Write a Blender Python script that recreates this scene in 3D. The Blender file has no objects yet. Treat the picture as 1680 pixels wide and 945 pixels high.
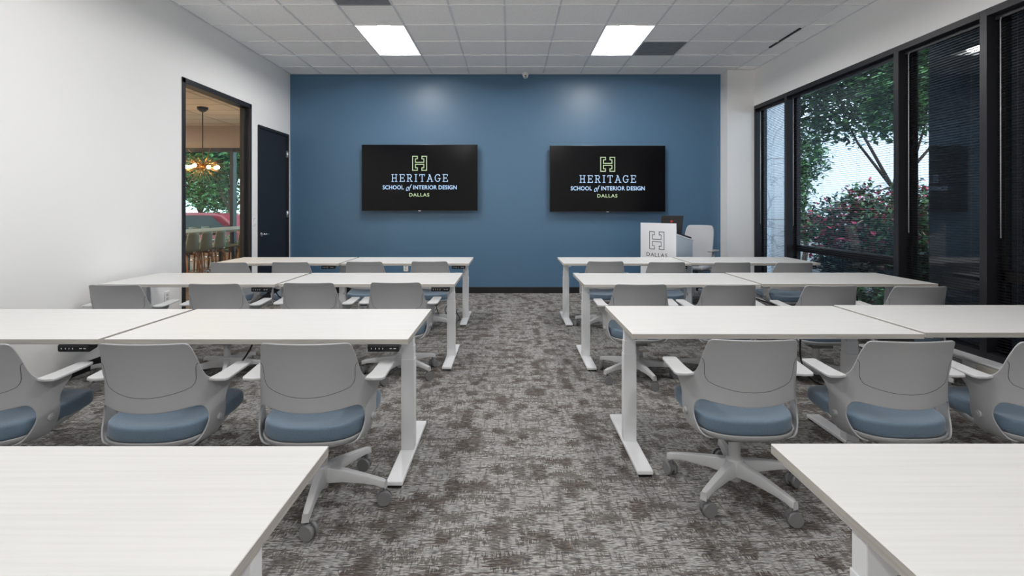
import bpy, bmesh, math, random
from mathutils import Vector, Matrix
from mathutils.bvhtree import BVHTree
PI = math.pi
rnd = random.Random(7)
scn = bpy.context.scene
C = scn.collection

# ---------------------------------------------------------------- camera, sky, exposure
cam_data = bpy.data.cameras.new('camera')
cam = bpy.data.objects.new('camera', cam_data)
C.objects.link(cam)
cam.location = (0, 0, 1.40)
cam.rotation_euler = (PI / 2, 0, 0)
cam_data.lens = 18.0
cam_data.sensor_width = 36.0
cam_data.shift_x = 4.0 / 1680
cam_data.shift_y = -130.5 / 1680
cam_data.clip_start = 0.05
cam_data.clip_end = 300
scn.camera = cam

world = bpy.data.worlds.new('overcast_sky')
scn.world = world
world.use_nodes = True
bg = world.node_tree.nodes['Background']
bg.inputs['Color'].default_value = (0.80, 0.92, 1.0, 1)
bg.inputs['Strength'].default_value = 4.6

LENS_POWER = 85.0       # emission of the troffer lenses
LOUNGE_FILL_POWER = 190.0
vs = scn.view_settings
vs.view_transform = 'Standard'
vs.look = 'None'
vs.gamma = 1.0
vs.use_curve_mapping = False
vs.exposure = 0.0
scn.cycles.use_denoising = True
scn.cycles.max_bounces = 12
scn.cycles.diffuse_bounces = 9
scn.cycles.glossy_bounces = 4
scn.cycles.transparent_max_bounces = 24
scn.cycles.transmission_bounces = 6
scn.cycles.sample_clamp_indirect = 6.0

# ---------------------------------------------------------------- materials
def newmat(name):
    m = bpy.data.materials.new(name)
    m.use_nodes = True
    return m, m.node_tree, m.node_tree.nodes['Principled BSDF']

def mat(name, col, rough=0.5, metal=0.0, spec=0.5, emit=None, estr=0.0, noise=None, bump=None):
    m, nt, p = newmat(name)
    p.inputs['Base Color'].default_value = (*col, 1)
    p.inputs['Roughness'].default_value = rough
    p.inputs['Metallic'].default_value = metal
    p.inputs['Specular IOR Level'].default_value = spec
    if emit:
        p.inputs['Emission Color'].default_value = (*emit, 1)
        p.inputs['Emission Strength'].default_value = estr
    if noise or bump:
        tc = nt.nodes.new('ShaderNodeTexCoord')
        n = nt.nodes.new('ShaderNodeTexNoise')
        sc = (noise or bump)[0]
        mp = nt.nodes.new('ShaderNodeMapping')
        mp.inputs['Scale'].default_value = sc if isinstance(sc, tuple) else (sc, sc, sc)
        n.inputs['Scale'].default_value = 1.0
        n.inputs['Detail'].default_value = 4
        nt.links.new(tc.outputs['Object'], mp.inputs['Vector'])
        nt.links.new(mp.outputs[0], n.inputs['Vector'])
        if noise:
            mx = nt.nodes.new('ShaderNodeMix')
            mx.data_type = 'RGBA'
            rp = nt.nodes.new('ShaderNodeMapRange')
            rp.inputs['From Min'].default_value = 0.35
            rp.inputs['From Max'].default_value = 0.65
            nt.links.new(n.outputs['Fac'], rp.inputs['Value'])
            nt.links.new(rp.outputs[0], mx.inputs['Factor'])
            k = noise[1]
            mx.inputs[6].default_value = (*[c * (1 - k) for c in col], 1)
            mx.inputs[7].default_value = (*[min(1, c * (1 + k)) for c in col], 1)
            nt.links.new(mx.outputs[2], p.inputs['Base Color'])
        if bump:
            b = nt.nodes.new('ShaderNodeBump')
            b.inputs['Strength'].default_value = bump[1]
            b.inputs['Distance'].default_value = 0.002
            nt.links.new(n.outputs['Fac'], b.inputs['Height'])
            nt.links.new(b.outputs[0], p.inputs['Normal'])
    return m

M = {}
M['wall'] = mat('white_wall_paint', (.90, .895, .885), .55, bump=(60, .08))
M['blue'] = mat('blue_wall_paint', (.078, .163, .262), .36, spec=.5, bump=(220, .25))
M['black'] = mat('black_satin_metal', (.012, .013, .017), .38)
M['frame'] = mat('charcoal_window_metal', (.016, .016, .020), .42)
M['base'] = mat('black_rubber_base', (.006, .006, .008), .5)
M['tile'] = mat('mineral_ceiling_tile', (.95, .95, .95), .9, noise=(70, .07))
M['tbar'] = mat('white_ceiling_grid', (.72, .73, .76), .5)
M['tbar_x'] = mat('white_ceiling_grid_catchlight', (.97, .97, .97), .22, spec=.9)  # same grid paint, the light its cross bars catch put into a paler colour
M['vent'] = mat('grey_vent_metal', (.22, .225, .235), .5, noise=(9, .12))
M['dark'] = mat('near_black', (.004, .004, .005), .6)
M['white'] = mat('white_powder_coat', (.88, .89, .91), .35)
M['shell'] = mat('light_grey_plastic', (.385, .39, .40), .42, bump=(900, .08))
M['base_grey'] = mat('pale_grey_plastic', (.56, .565, .575), .4)
M['caster'] = mat('mid_grey_plastic', (.20, .20, .205), .45)
M['seam'] = mat('shadow_gap', (.05, .05, .055), .8)
M['chrome'] = mat('chrome', (.75, .75, .77), .18, metal=1)
M['plate'] = mat('white_plastic_plate', (.82, .82, .82), .35)
M['screen'] = mat('black_glass_screen', (.004, .004, .005), .16, spec=.18)
M['cable'] = mat('black_cable', (.006, .006, .007), .5)
M['print'] = mat('dark_grey_print', (.03, .03, .035), .6)
M['ic_blue'] = mat('lit_screen_text_blue', (0, 0, 0), .4, emit=(.50, .72, 1.0), estr=1.0)
M['ic_green'] = mat('lit_screen_text_green', (0, 0, 0), .4, emit=(.60, .78, .45), estr=.85)
M['ctl'] = mat('black_control_plastic', (.012, .012, .014), .25)
M['ic_white'] = mat('white_marking', (.6, .6, .6), .5)
M['red_mark'] = mat('red_marking', (.5, .02, .02), .4)
M['lect'] = mat('pale_grey_laminate', (.52, .58, .64), .5)
M['sign'] = mat('white_sign_board', (.80, .82, .86), .45)
M['meshback'] = mat('pale_grey_mesh_fabric', (.50, .51, .54), .8, bump=(700, .3))
M['warm_wall'] = mat('beige_lounge_wall', (.42, .37, .33), .7)
M['warm_tile'] = mat('cream_ceiling_tile', (.72, .66, .58), .9, noise=(120, .06))
M['wood'] = mat('light_oak', (.34, .17, .075), .45, noise=((60, 60, 6), .35))
M['woodtop'] = mat('oak_edge_laminate', (.42, .25, .13), .5)
M['sage'] = mat('sage_green_plastic', (.30, .34, .28), .45)
M['plank'] = mat('brown_wood_floor', (.16, .11, .08), .45, noise=((3, 22, 3), .35))
M['truck'] = mat('red_car_paint', (.36, .025, .05), .22, spec=.7)
M['carglass'] = mat('dark_car_glass', (.02, .03, .035), .25, spec=.35)
M['tyre'] = mat('black_tyre', (.015, .015, .015), .8)
M['trunk'] = mat('brown_bark', (.10, .07, .055), .9, noise=((30, 30, 5), .4))
M['leaf'] = mat('green_leaf', (.065, .15, .060), .6, noise=(3, .45))
M['leaf2'] = mat('bright_green_leaf', (.14, .30, .10), .6, noise=(3, .35))
M['leaf3'] = mat('dark_green_leaf', (.020, .045, .028), .6, noise=(4, .4))
M['flower'] = mat('pink_flower', (.62, .07, .14), .7, noise=(6, .3))
M['yellowflower'] = mat('yellow_green_shoot', (.34, .40, .08), .7)
M['ground'] = mat('dark_mulch', (.035, .032, .035), .95, noise=(8, .5))
M['asphalt'] = mat('grey_asphalt', (.16, .16, .16), .95, noise=(5, .15))
M['farwall'] = mat('pale_render_wall', (.80, .84, .86), .8)
M['pier_dark'] = mat('dark_stone_cladding', (.012, .014, .018), .5)

def fabric():
    m, nt, p = newmat('blue_woven_fabric')
    tc = nt.nodes.new('ShaderNodeTexCoord')
    a = None
    for sc in ((1500, 260, 260), (260, 1500, 700)):
        mp = nt.nodes.new('ShaderNodeMapping'); mp.inputs['Scale'].default_value = sc
        n = nt.nodes.new('ShaderNodeTexNoise'); n.inputs['Scale'].default_value = 1; n.inputs['Detail'].default_value = 2
        nt.links.new(tc.outputs['Object'], mp.inputs[0]); nt.links.new(mp.outputs[0], n.inputs['Vector'])
        if a is None: a = n
        else:
            ad = nt.nodes.new('ShaderNodeMath'); ad.operation = 'ADD'
            nt.links.new(a.outputs['Fac'], ad.inputs[0]); nt.links.new(n.outputs['Fac'], ad.inputs[1]); a = ad
    rp = nt.nodes.new('ShaderNodeValToRGB')
    rp.color_ramp.elements[0].position = .35; rp.color_ramp.elements[0].color = (.070, .112, .160, 1)
    rp.color_ramp.elements[1].position = .65; rp.color_ramp.elements[1].color = (.150, .215, .285, 1)
    mr = nt.nodes.new('ShaderNodeMath'); mr.operation = 'MULTIPLY'; mr.inputs[1].default_value = .5
    nt.links.new(a.outputs[0], mr.inputs[0]); nt.links.new(mr.outputs[0], rp.inputs[0])
    nt.links.new(rp.outputs[0], p.inputs['Base Color'])
    p.inputs['Roughness'].default_value = .85
    p.inputs['Sheen Weight'].default_value = .3
    return m
M['fabric'] = fabric()

def laminate():
    m, nt, p = newmat('white_wood_grain_laminate')
    tc = nt.nodes.new('ShaderNodeTexCoord')
    mp = nt.nodes.new('ShaderNodeMapping'); mp.inputs['Scale'].default_value = (2.2, 95, 95)
    n = nt.nodes.new('ShaderNodeTexNoise'); n.inputs['Scale'].default_value = 1; n.inputs['Detail'].default_value = 5
    nt.links.new(tc.outputs['Object'], mp.inputs[0]); nt.links.new(mp.outputs[0], n.inputs['Vector'])
    rp = nt.nodes.new('ShaderNodeValToRGB')
    rp.color_ramp.elements[0].position = .3; rp.color_ramp.elements[0].color = (.68, .675, .66, 1)
    rp.color_ramp.elements[1].position = .6; rp.color_ramp.elements[1].color = (.725, .72, .71, 1)
    nt.links.new(n.outputs['Fac'], rp.inputs[0]); nt.links.new(rp.outputs[0], p.inputs['Base Color'])
    p.inputs['Roughness'].default_value = .42
    return m
M['lam'] = laminate()
M['edge'] = mat('taupe_edge_band', (.50, .475, .43), .5, noise=((6, 6, 220), .10))

def carpet():
    m, nt, p = newmat('patterned_carpet')
    N, L = nt.nodes, nt.links
    tc = N.new('ShaderNodeTexCoord')
    def noise(sc, detail=2, rough=.5):
        mp = N.new('ShaderNodeMapping'); mp.inputs['Scale'].default_value = sc
        n = N.new('ShaderNodeTexNoise'); n.noise_dimensions = '2D'
        n.inputs['Scale'].default_value = 1; n.inputs['Detail'].default_value = detail; n.inputs['Roughness'].default_value = rough
        L.new(tc.outputs['Object'], mp.inputs[0]); L.new(mp.outputs[0], n.inputs['Vector'])
        return n.outputs['Fac']
    def math_(op, a, b=None, c=None):
        n = N.new('ShaderNodeMath'); n.operation = op
        for i, v in enumerate((a, b, c)):
            if v is None: continue
            if isinstance(v, (int, float)): n.inputs[i].default_value = v
            else: L.new(v, n.inputs[i])
        return n.outputs[0]
    def step(v, a, b):
        n = N.new('ShaderNodeMapRange'); n.interpolation_type = 'SMOOTHSTEP'
        n.inputs['From Min'].default_value = a; n.inputs['From Max'].default_value = b
        L.new(v, n.inputs['Value']); return n.outputs[0]
    # big blocky blotches with ragged woven edges
    fx = noise((16, 170, 1), 2)     # horizontal rag
    fy = noise((120, 12, 1), 2)     # vertical rag
    big = noise((1.9, 1.5, 1), 1)
    sep = N.new('ShaderNodeSeparateXYZ'); L.new(tc.outputs['Object'], sep.inputs[0])
    dx = math_('ADD', sep.outputs[0], math_('MULTIPLY', math_('SUBTRACT', fx, .5), .10))
    dy = math_('ADD', sep.outputs[1], math_('MULTIPLY', math_('SUBTRACT', fy, .5), .10))
    def blocks(sx, sy, ox):
        cb = N.new('ShaderNodeCombineXYZ')
        L.new(math_('MULTIPLY', math_('ADD', dx, ox), sx), cb.inputs[0]); L.new(math_('MULTIPLY', dy, sy), cb.inputs[1])
        v_ = N.new('ShaderNodeTexVoronoi'); v_.voronoi_dimensions = '2D'; v_.distance = 'CHEBYCHEV'
        v_.inputs['Scale'].default_value = 1; v_.inputs['Randomness'].default_value = .5
        L.new(cb.outputs[0], v_.inputs['Vector'])
        sc = N.new('ShaderNodeSeparateColor'); L.new(v_.outputs['Color'], sc.inputs[0]); return sc.outputs[0]
    b1 = step(math_('SUBTRACT', blocks(13.5, 12.5, 0), math_('MULTIPLY', math_('SUBTRACT', big, .5), .50)), .155, .15)
    b2 = step(blocks(7, 34, 3.3), .16, .15)
    b3 = step(blocks(36, 10, 7.1), .14, .13)
    cut = math_('ADD', .50, math_('MULTIPLY', step(fx, .40, .47), .50))
    blotch = math_('MAXIMUM', math_('MULTIPLY', math_('MULTIPLY', b1, .95), cut), math_('MAXIMUM', math_('MULTIPLY', b2, .7), math_('MULTIPLY', b3, .7)))
    h = step(math_('ADD', noise((10, 75, 1), 1), math_('MULTIPLY', fx, .55)), .885, .925)
    v = step(math_('ADD', noise((60, 11, 1), 1), math_('MULTIPLY', fy, .45)), .865, .905)
    mask = math_('MAXIMUM', blotch, math_('MAXIMUM', math_('MULTIPLY', h, .8), math_('MULTIPLY', v, .55)))
    # fine pile rows
    rows = noise((34, 300, 1), 1)
    rows2 = noise((24, 260, 1), 1)
    light = N.new('ShaderNodeMix'); light.data_type = 'RGBA'
    L.new(step(rows, .34, .62), light.inputs['Factor'])
    light.inputs[6].default_value = (.165, .165, .162, 1)
    light.inputs[7].default_value = (.44, .432, .41, 1)
    dark = N.new('ShaderNodeMix'); dark.data_type = 'RGBA'
    L.new(step(rows, .35, .65), dark.inputs['Factor'])
    dark.inputs[6].default_value = (.045, .036, .030, 1)
    dark.inputs[7].default_value = (.120, .096, .080, 1)
    mx = N.new('ShaderNodeMix'); mx.data_type = 'RGBA'
    L.new(mask, mx.inputs['Factor']); L.new(light.outputs[2], mx.inputs[6]); L.new(dark.outputs[2], mx.inputs[7])
    # thin slate-blue yarns
    yarn = math_('MULTIPLY', step(rows2, .60, .66), .75)
    m2 = N.new('ShaderNodeMix'); m2.data_type = 'RGBA'
    L.new(yarn, m2.inputs['Factor']); L.new(mx.outputs[2], m2.inputs[6]); m2.inputs[7].default_value = (.055, .06, .075, 1)
    L.new(m2.outputs[2], p.inputs['Base Color'])
    p.inputs['Roughness'].default_value = .95
    p.inputs['Specular IOR Level'].default_value = .1
    return m
M['carpet'] = carpet()

def glass(name, tint, ior=1.5):
    m = bpy.data.materials.new(name); m.use_nodes = True
    nt = m.node_tree; nt.nodes.clear()
    out = nt.nodes.new('ShaderNodeOutputMaterial')
    tr = nt.nodes.new('ShaderNodeBsdfTransparent'); tr.inputs[0].default_value = (*tint, 1)
    gl = nt.nodes.new('ShaderNodeBsdfGlossy'); gl.inputs['Roughness'].default_value = 0.0
    lw = nt.nodes.new('ShaderNodeLayerWeight'); lw.inputs['Blend'].default_value = .5
    pw = nt.nodes.new('ShaderNodeMath'); pw.operation = 'POWER'; pw.inputs[1].default_value = 5
    f0 = ((ior - 1) / (ior + 1)) ** 2
    fr = nt.nodes.new('ShaderNodeMath'); fr.operation = 'MULTIPLY_ADD'; fr.inputs[1].default_value = 1 - f0; fr.inputs[2].default_value = f0
    nt.links.new(lw.outputs['Facing'], pw.inputs[0]); nt.links.new(pw.outputs[0], fr.inputs[0])
    mx = nt.nodes.new('ShaderNodeMixShader')
    nt.links.new(fr.outputs[0], mx.inputs[0]); nt.links.new(tr.outputs[0], mx.inputs[1]); nt.links.new(gl.outputs[0], mx.inputs[2])
    nt.links.new(mx.outputs[0], out.inputs[0])
    return m
M['glass'] = glass('tinted_window_glass', (.81, .86, .915), 1.85)
M['clearglass'] = glass('clear_partition_glass', (.97, .98, .97), 1.25)

def stone():
    m, nt, p = newmat('pale_stone_thin_lines')
    tc = nt.nodes.new('ShaderNodeTexCoord')
    n = nt.nodes.new('ShaderNodeTexNoise'); n.inputs['Scale'].default_value = 1.6; n.inputs['Detail'].default_value = 6
    n.inputs['Distortion'].default_value = 1.2
    nt.links.new(tc.outputs['Object'], n.inputs['Vector'])
    rp = nt.nodes.new('ShaderNodeValToRGB')
    e = rp.color_ramp.elements
    e[0].position = .485; e[0].color = (.84, .88, .90, 1)
    e[1].position = .515; e[1].color = (.84, .88, .90, 1)
    k = e.new(.50); k.color = (.45, .48, .53, 1)  # thin darker lines wander over the pale stone
    nt.links.new(n.outputs['Fac'], rp.inputs[0]); nt.links.new(rp.outputs[0], p.inputs['Base Color'])
    p.inputs['Roughness'].default_value = .6
    return m
M['stone'] = stone()
M['lens'] = mat('lit_troffer_lens', (.8, .8, .8), .5, emit=(1, .985, .97), estr=LENS_POWER)
M['reflector'] = mat('white_reflector', (.86, .86, .87), .35)
M['bulb'] = mat('lit_warm_bulb', (.8, .8, .8), .5, emit=(1, .62, .28), estr=60)
M['brass'] = mat('warm_brass', (.45, .28, .12), .3, metal=1)
M['lounge_fill'] = mat('warm_lounge_fill_light', (.8, .8, .8), .5, emit=(1, .80, .58), estr=LOUNGE_FILL_POWER)  # glow of the unseen lamps added for the lounge

# ---------------------------------------------------------------- geometry helpers
class MB:
    """collects shapes, then links them as one mesh object"""
    def __init__(s): s.v = []; s.f = []; s.mi = []; s.sm = []
    def add(s, vs_, fs, mi=0, smooth=False, mtx=None):
        b = len(s.v)
        for p in vs_:
            p = Vector(p)
            s.v.append(tuple(mtx @ p if mtx else p))
        for f in fs:
            s.f.append([b + i for i in f]); s.mi.append(mi); s.sm.append(smooth)
        return s
    def box(s, x0, x1, y0, y1, z0, z1, mi=0, mtx=None):
        vs_ = [(x0, y0, z0), (x1, y0, z0), (x1, y1, z0), (x0, y1, z0), (x0, y0, z1), (x1, y0, z1), (x1, y1, z1), (x0, y1, z1)]
        fs = [(0, 3, 2, 1), (4, 5, 6, 7), (0, 1, 5, 4), (1, 2, 6, 5), (2, 3, 7, 6), (3, 0, 4, 7)]
        return s.add(vs_, fs, mi, False, mtx)
    def cyl(s, p0, p1, r0, r1=None, n=16, mi=0, smooth=True, caps=True):
        r1 = r0 if r1 is None else r1
        p0, p1 = Vector(p0), Vector(p1)
        d = (p1 - p0).normalized()
        a = d.orthogonal().normalized(); b = d.cross(a)
        vs_ = []
        for p, r in ((p0, r0), (p1, r1)):
            for i in range(n):
                t = 2 * PI * i / n
                vs_.append(p + a * (r * math.cos(t)) + b * (r * math.sin(t)))
        fs = [(i, (i + 1) % n, n + (i + 1) % n, n + i) for i in range(n)]
        s.add(vs_, fs, mi, smooth)
        if caps:
            bb = len(s.v) - 2 * n
            s.f.append([bb + i for i in reversed(range(n))]); s.mi.append(mi); s.sm.append(False)
            s.f.append([bb + n + i for i in range(n)]); s.mi.append(mi); s.sm.append(False)
        return s
    def tube(s, pts, r, n=8, mi=0, closed=False):
        pts = [Vector(p) for p in pts]
        rings = []
        up = Vector((.137, .219, .966)).normalized()
        m = len(pts)
        for i, p in enumerate(pts):
            if closed: d = (pts[(i + 1) % m] - pts[i - 1]).normalized()
            else: d = (pts[min(i + 1, m - 1)] - pts[max(i - 1, 0)]).normalized()
            a = up - d * up.dot(d)
            if a.length < .05: a = d.orthogonal()
            a.normalize(); b = d.cross(a)
            rr = r[i] if isinstance(r, (list, tuple)) else r
            rings.append([p + a * (rr * math.cos(2 * PI * k / n)) + b * (rr * math.sin(2 * PI * k / n)) for k in range(n)])
        vs_ = [v for ring in rings for v in ring]
        fs = []
        for i in range(m if closed else m - 1):
            j = (i + 1) % m
            for k in range(n):
                fs.append((i * n + k, i * n + (k + 1) % n, j * n + (k + 1) % n, j * n + k))
        if not closed:
            fs.append(tuple(reversed(range(n)))); fs.append(tuple((m - 1) * n + k for k in range(n)))
        return s.add(vs_, fs, mi, True)
    def lathe(s, prof, o=(0, 0, 0), n=24, mi=0):
        o = Vector(o); vs_ = []; fs = []
        for r, z in prof:
            for k in range(n):
                t = 2 * PI * k / n
                vs_.append(o + Vector((r * math.cos(t), r * math.sin(t), z)))
        for i in range(len(prof) - 1):
            for k in range(n):
                fs.append((i * n + k, i * n + (k + 1) % n, (i + 1) * n + (k + 1) % n, (i + 1) * n + k))
        return s.add(vs_, fs, mi, True)
    def prism(s, poly, z0, z1, mi=0, mtx=None):
        n = len(poly)
        vs_ = [(x, y, z0) for x, y in poly] + [(x, y, z1) for x, y in poly]
        fs = [tuple(reversed(range(n))), tuple(range(n, 2 * n))] + [(i, (i + 1) % n, n + (i + 1) % n, n + i) for i in range(n)]
        return s.add(vs_, fs, mi, False, mtx)
    def build(s, name, mats, parent=None, bevel=0, seg=2, smooth_angle=None, fix=False):
        me = bpy.data.meshes.new(name)
        me.from_pydata(s.v, [], s.f)
        if not isinstance(mats, (list, tuple)): mats = [mats]
        for m in mats: me.materials.append(m)
        for p, mi, sm in zip(me.polygons, s.mi, s.sm):
            p.material_index = mi; p.use_smooth = sm
        if fix:
            bm = bmesh.new(); bm.from_mesh(me)
            bmesh.ops.recalc_face_normals(bm, faces=bm.faces)
            bm.to_mesh(me); bm.free()
        me.update()
        o = bpy.data.objects.new(name, me)
        C.objects.link(o)
        if parent: o.parent = parent
        if bevel:
            b = o.modifiers.new('bevel', 'BEVEL'); b.width = bevel; b.segments = seg; b.limit_method = 'ANGLE'
            b.angle_limit = math.radians(40); b.harden_normals = False
            bake(o)
        return o

def bake(o):
    dg = bpy.context.evaluated_depsgraph_get()
    dg.update()
    me = bpy.data.meshes.new_from_object(o.evaluated_get(dg))
    old = o.data
    o.modifiers.clear()
    o.data = me
    me.name = o.name
    if old.users == 0: bpy.data.meshes.remove(old)
    return o

def tag(o, label=None, cat=None, group=None, kind=None):
    if label: o['label'] = label
    if cat: o['category'] = cat
    if group: o['group'] = group
    if kind: o['kind'] = kind
    return o
def thing(name, label, cat, loc=(0, 0, 0), rz=0, group=None):
    o = bpy.data.objects.new(name, None); C.objects.link(o)
    o.empty_display_size = .1
    o.location = loc; o.rotation_euler = (0, 0, rz)
    return tag(o, label, cat, group)
def struct(name, mb, mats, parent=None, **k):
    o = mb.build(name, mats, parent, **k)
    if parent is None: o['kind'] = 'structure'
    return o
CH = {}
def dup(root, loc=None, rz=None, label=None, group=None, parent=None):
    r = root.copy(); C.objects.link(r)
    if parent: r.parent = parent
    if loc is not None: r.location = loc
    if rz is not None: r.rotation_euler = (0, 0, rz)
    if label: r['label'] = label
    if group: r['group'] = group
    for c in list(root.children):
        dup(c, parent=r)
    return r

# text --------------------------------------------------------------
def text_mesh(body, size, spacing=1.0, shear=0.0, bold=0.0):
    cu = bpy.data.curves.new('t', 'FONT')
    cu.body = body; cu.size = size; cu.space_character = spacing; cu.shear = shear
    cu.align_x = 'CENTER'; cu.resolution_u = 3; cu.extrude = .0004; cu.offset = bold
    o = bpy.data.objects.new('t', cu); C.objects.link(o)
    dg = bpy.context.evaluated_depsgraph_get(); dg.update()
    me = bpy.data.meshes.new_from_object(o.evaluated_get(dg))
    bpy.data.objects.remove(o); bpy.data.curves.remove(cu)
    vs_ = [tuple(v.co) for v in me.vertices]; fs = [tuple(p.vertices) for p in me.polygons]
    bpy.data.meshes.remove(me)
    return vs_, fs
def fit_text(mb, body, cx, base, capw, caph, mi=0, spacing=1.0, shear=0, bold=0.0, mtx=None):
    vs_, fs = text_mesh(body, 1.0, spacing, shear, bold)
    xs = [v[0] for v in vs_]; ys = [v[1] for v in vs_]
    w = max(xs) - min(xs); h = max(ys) - max(min(ys), 0 if shear == 0 else min(ys))
    x0 = min(xs); y0 = 0 if shear == 0 else min(ys)
    out = [((x - x0) / w * capw + cx - capw / 2, (y - y0) / h * caph + base, z) for x, y, z in vs_]
    mb.add(out, fs, mi, False, mtx)
def ribbon(mb, pts, w, mi=0, closed=False, mtx=None, t=.0008):
    n = len(pts)
    for i in range(n if closed else n - 1):
        a = Vector((*pts[i], 0)); b = Vector((*pts[(i + 1) % n], 0))
        d = (b - a).normalized(); q = Vector((-d.y, d.x, 0)) * (w / 2)
        e = d * (w / 2)
        p = [a - e - q, b + e - q, b + e + q, a - e + q]
        mb.prism([(v.x, v.y) for v in p], 0, t, mi, mtx)
def emblem(mb, cx, cy, s, w, mi=0, mtx=None):
    P = [(0, 0), (.34, 0), (.34, .18), (.2, .18), (.2, .43), (.8, .43), (.8, .18), (.66, .18), (.66, 0), (1, 0), (1, 1),
         (.66, 1), (.66, .82), (.8, .82), (.8, .57), (.2, .57), (.2, .82), (.34, .82), (.34, 1), (0, 1)]
    ribbon(mb, [(cx + (x - .5) * s, cy - (y - .5) * s) for x, y in P], w, mi, True, mtx)
def slab_word(mb, word, cx, base, width, h, mi=0, mtx=None):
    """slab-serif capitals drawn with strokes"""
    adv = {'H': .92, 'E': .82, 'R': .88, 'I': .46, 'T': .84, 'A': .92, 'G': .88}
    gap = .27
    tot = sum(adv[c] for c in word) + gap * (len(word) - 1)
    k = width / tot; w = .092 * h
    x = cx - width / 2
    def st(pts, ww=w): ribbon(mb, [(x + px * k, base + w / 2 + py * (h - w)) for px, py in pts], ww, mi, False, mtx)
    def arc(cx_, cy_, rx, ry, a0, a1, n=10):
        return [(cx_ + rx * math.cos(math.radians(a0 + (a1 - a0) * i / n)), cy_ + ry * math.sin(math.radians(a0 + (a1 - a0) * i / n))) for i in range(n + 1)]
    for c in word:
        if c == 'H':
            st([(.2, 0), (.2, 1)]); st([(.72, 0), (.72, 1)]); st([(.2, .5), (.72, .5)])
            for q in (.2, .72):
                for y in (0, 1): st([(q - .15, y), (q + .15, y)], w * .8)
        elif c == 'E':
            st([(.2, 0), (.2, 1)]); st([(.05, 0), (.76, 0), (.76, .2)], w * .85); st([(.05, 1), (.74, 1), (.74, .8)], w * .85); st([(.2, .5), (.56, .5)]); st([(.56, .4), (.56, .6)], w * .7)
        elif c == 'R':
            st([(.2, 0), (.2, 1)]); st([(.05, 0), (.35, 0)], w * .8)
            st([(.05, 1), (.46, 1)] + arc(.46, .745, .24, .255, 90, -90) + [(.2, .49)]); st([(.46, .47), (.74, 0)]); st([(.62, 0), (.86, 0)], w * .8)
        elif c == 'I':
            st([(.23, 0), (.23, 1)]); st([(.07, 0), (.39, 0)], w * .8); st([(.07, 1), (.39, 1)], w * .8)
        elif c == 'T':
            st([(.42, 0), (.42, 1)]); st([(.27, 0), (.57, 0)], w * .8); st([(.06, .8), (.06, 1), (.78, 1), (.78, .8)], w * .85)
        elif c == 'A':
            st([(.12, 0), (.46, 1), (.80, 0)]); st([(.24, .34), (.68, .34)], w * .85)
            st([(.0, 0), (.26, 0)], w * .8); st([(.66, 0), (.92, 0)], w * .8); st([(.3, 1), (.46, 1)], w * .8)
        elif c == 'G':
            st(arc(.44, .5, .38, .5, 40, 320, 18) + [(.74, .42)]); st([(.50, .43), (.86, .43)], w * .8); st([(.74, .8), (.74, .98)], w * .7)
        x += (adv[c] + gap) * k

# ================================================================= THE SETTING
XL, XR, YB, YF, ZC = -3.63, 3.92, -3.2, 8.47, 3.62
struct('floor', MB().box(XL - .12, XR + .17, YB - .1, YF + .1, -.10, 0), M['carpet'])
# walls
struct('wall_back', MB().box(XL - .12, XR + .2, YF, YF + .12, 0, ZC + .12), M['blue'])
struct('wall_rear', MB().box(XL - .12, XR + .2, YB - .12, YB, 0, ZC + .12), M['wall'])
WY0, WY1, WZ = 5.668, 7.19, 2.86      # glass partition in the left wall
DY0, DY1, DZ = 7.385, 8.40, 2.60      # door
w = MB()
w.box(XL - .12, XL, YB, WY0, 0, ZC + .1)
w.box(XL - .12, XL, WY0, WY1, WZ, ZC + .1)
w.box(XL - .12, XL, WY1, DY0, 0, ZC + .1)
w.box(XL - .12, XL, DY0, DY1, DZ, ZC + .1)
w.box(XL - .12, XL, DY1, YF, 0, ZC + .1)
struct('wall_left', w, M['wall'])
w = MB()
w.box(XR, XR + .2, YB, 8.2, 3.04, ZC + .1)
w.box(XR, XR + .2, YB, 8.2, 0, .10)
w.box(XR, XR + .2, YB, 1.2, .10, 3.04)
struct('wall_right', w, M['wall'])
struct('pillar_corner', MB().box(3.49, XR + .2, 8.2, YF, 0, ZC), M['wall'])
w = MB().box(XL, 3.49, YF - .015, YF, 0, .10)
struct('baseboard_back', w, M['base'], bevel=.003)
w = MB()
for a, b in ((YB, WY0), (WY1, DY0), (DY1, YF - .02)): w.box(XL, XL + .012, a, b, 0, .088)
struct('baseboard_left', w, M['base'])
struct('baseboard_right', MB().box(3.478, 3.49, 8.19, YF - .02, 0, .10).box(3.478, XR, 8.188, 8.2, 0, .10), M['base'])

# ceiling with its exposed grid
xl = [XL] + [-.055 + .61 * k for k in range(-5, 7)] + [XR]
yl = sorted([8.03 - .61 * k for k in range(0, 19)] + [YF])
yl[0] = YB
LIGHTS = [(2, 1), (-3, 1), (2, 7), (-3, 7), (2, 14), (-3, 14)]   # column k, first row index from the blue wall
def cell_x(k): return -.055 + .61 * k
def row_y(j): return 8.03 - .61 * j
holes = set()
for k, j in LIGHTS:
    for jj in (j, j + 1): holes.add((round(cell_x(k), 2), round(row_y(jj + 1), 2)))
VENTS = [(3, 1), (-3, 4)]
for k, j in VENTS: holes.add((round(cell_x(k), 2), round(row_y(j + 1), 2)))
w = MB()
for i in range(len(xl) - 1):
    for j in range(len(yl) - 1):
        if (round(xl[i], 2), round(yl[j], 2)) in holes: continue
        x0, x1, y0, y1 = xl[i], xl[i + 1], yl[j], yl[j + 1]
        w.add([(x0, y0, ZC + .006), (x0, y1, ZC + .006), (x1, y1, ZC + .006), (x1, y0, ZC + .006)], [(0, 1, 2, 3)])
for x in xl[1:-1]: w.box(x - .012, x + .012, YB, YF, ZC - .001, ZC + .008, 1)
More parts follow.
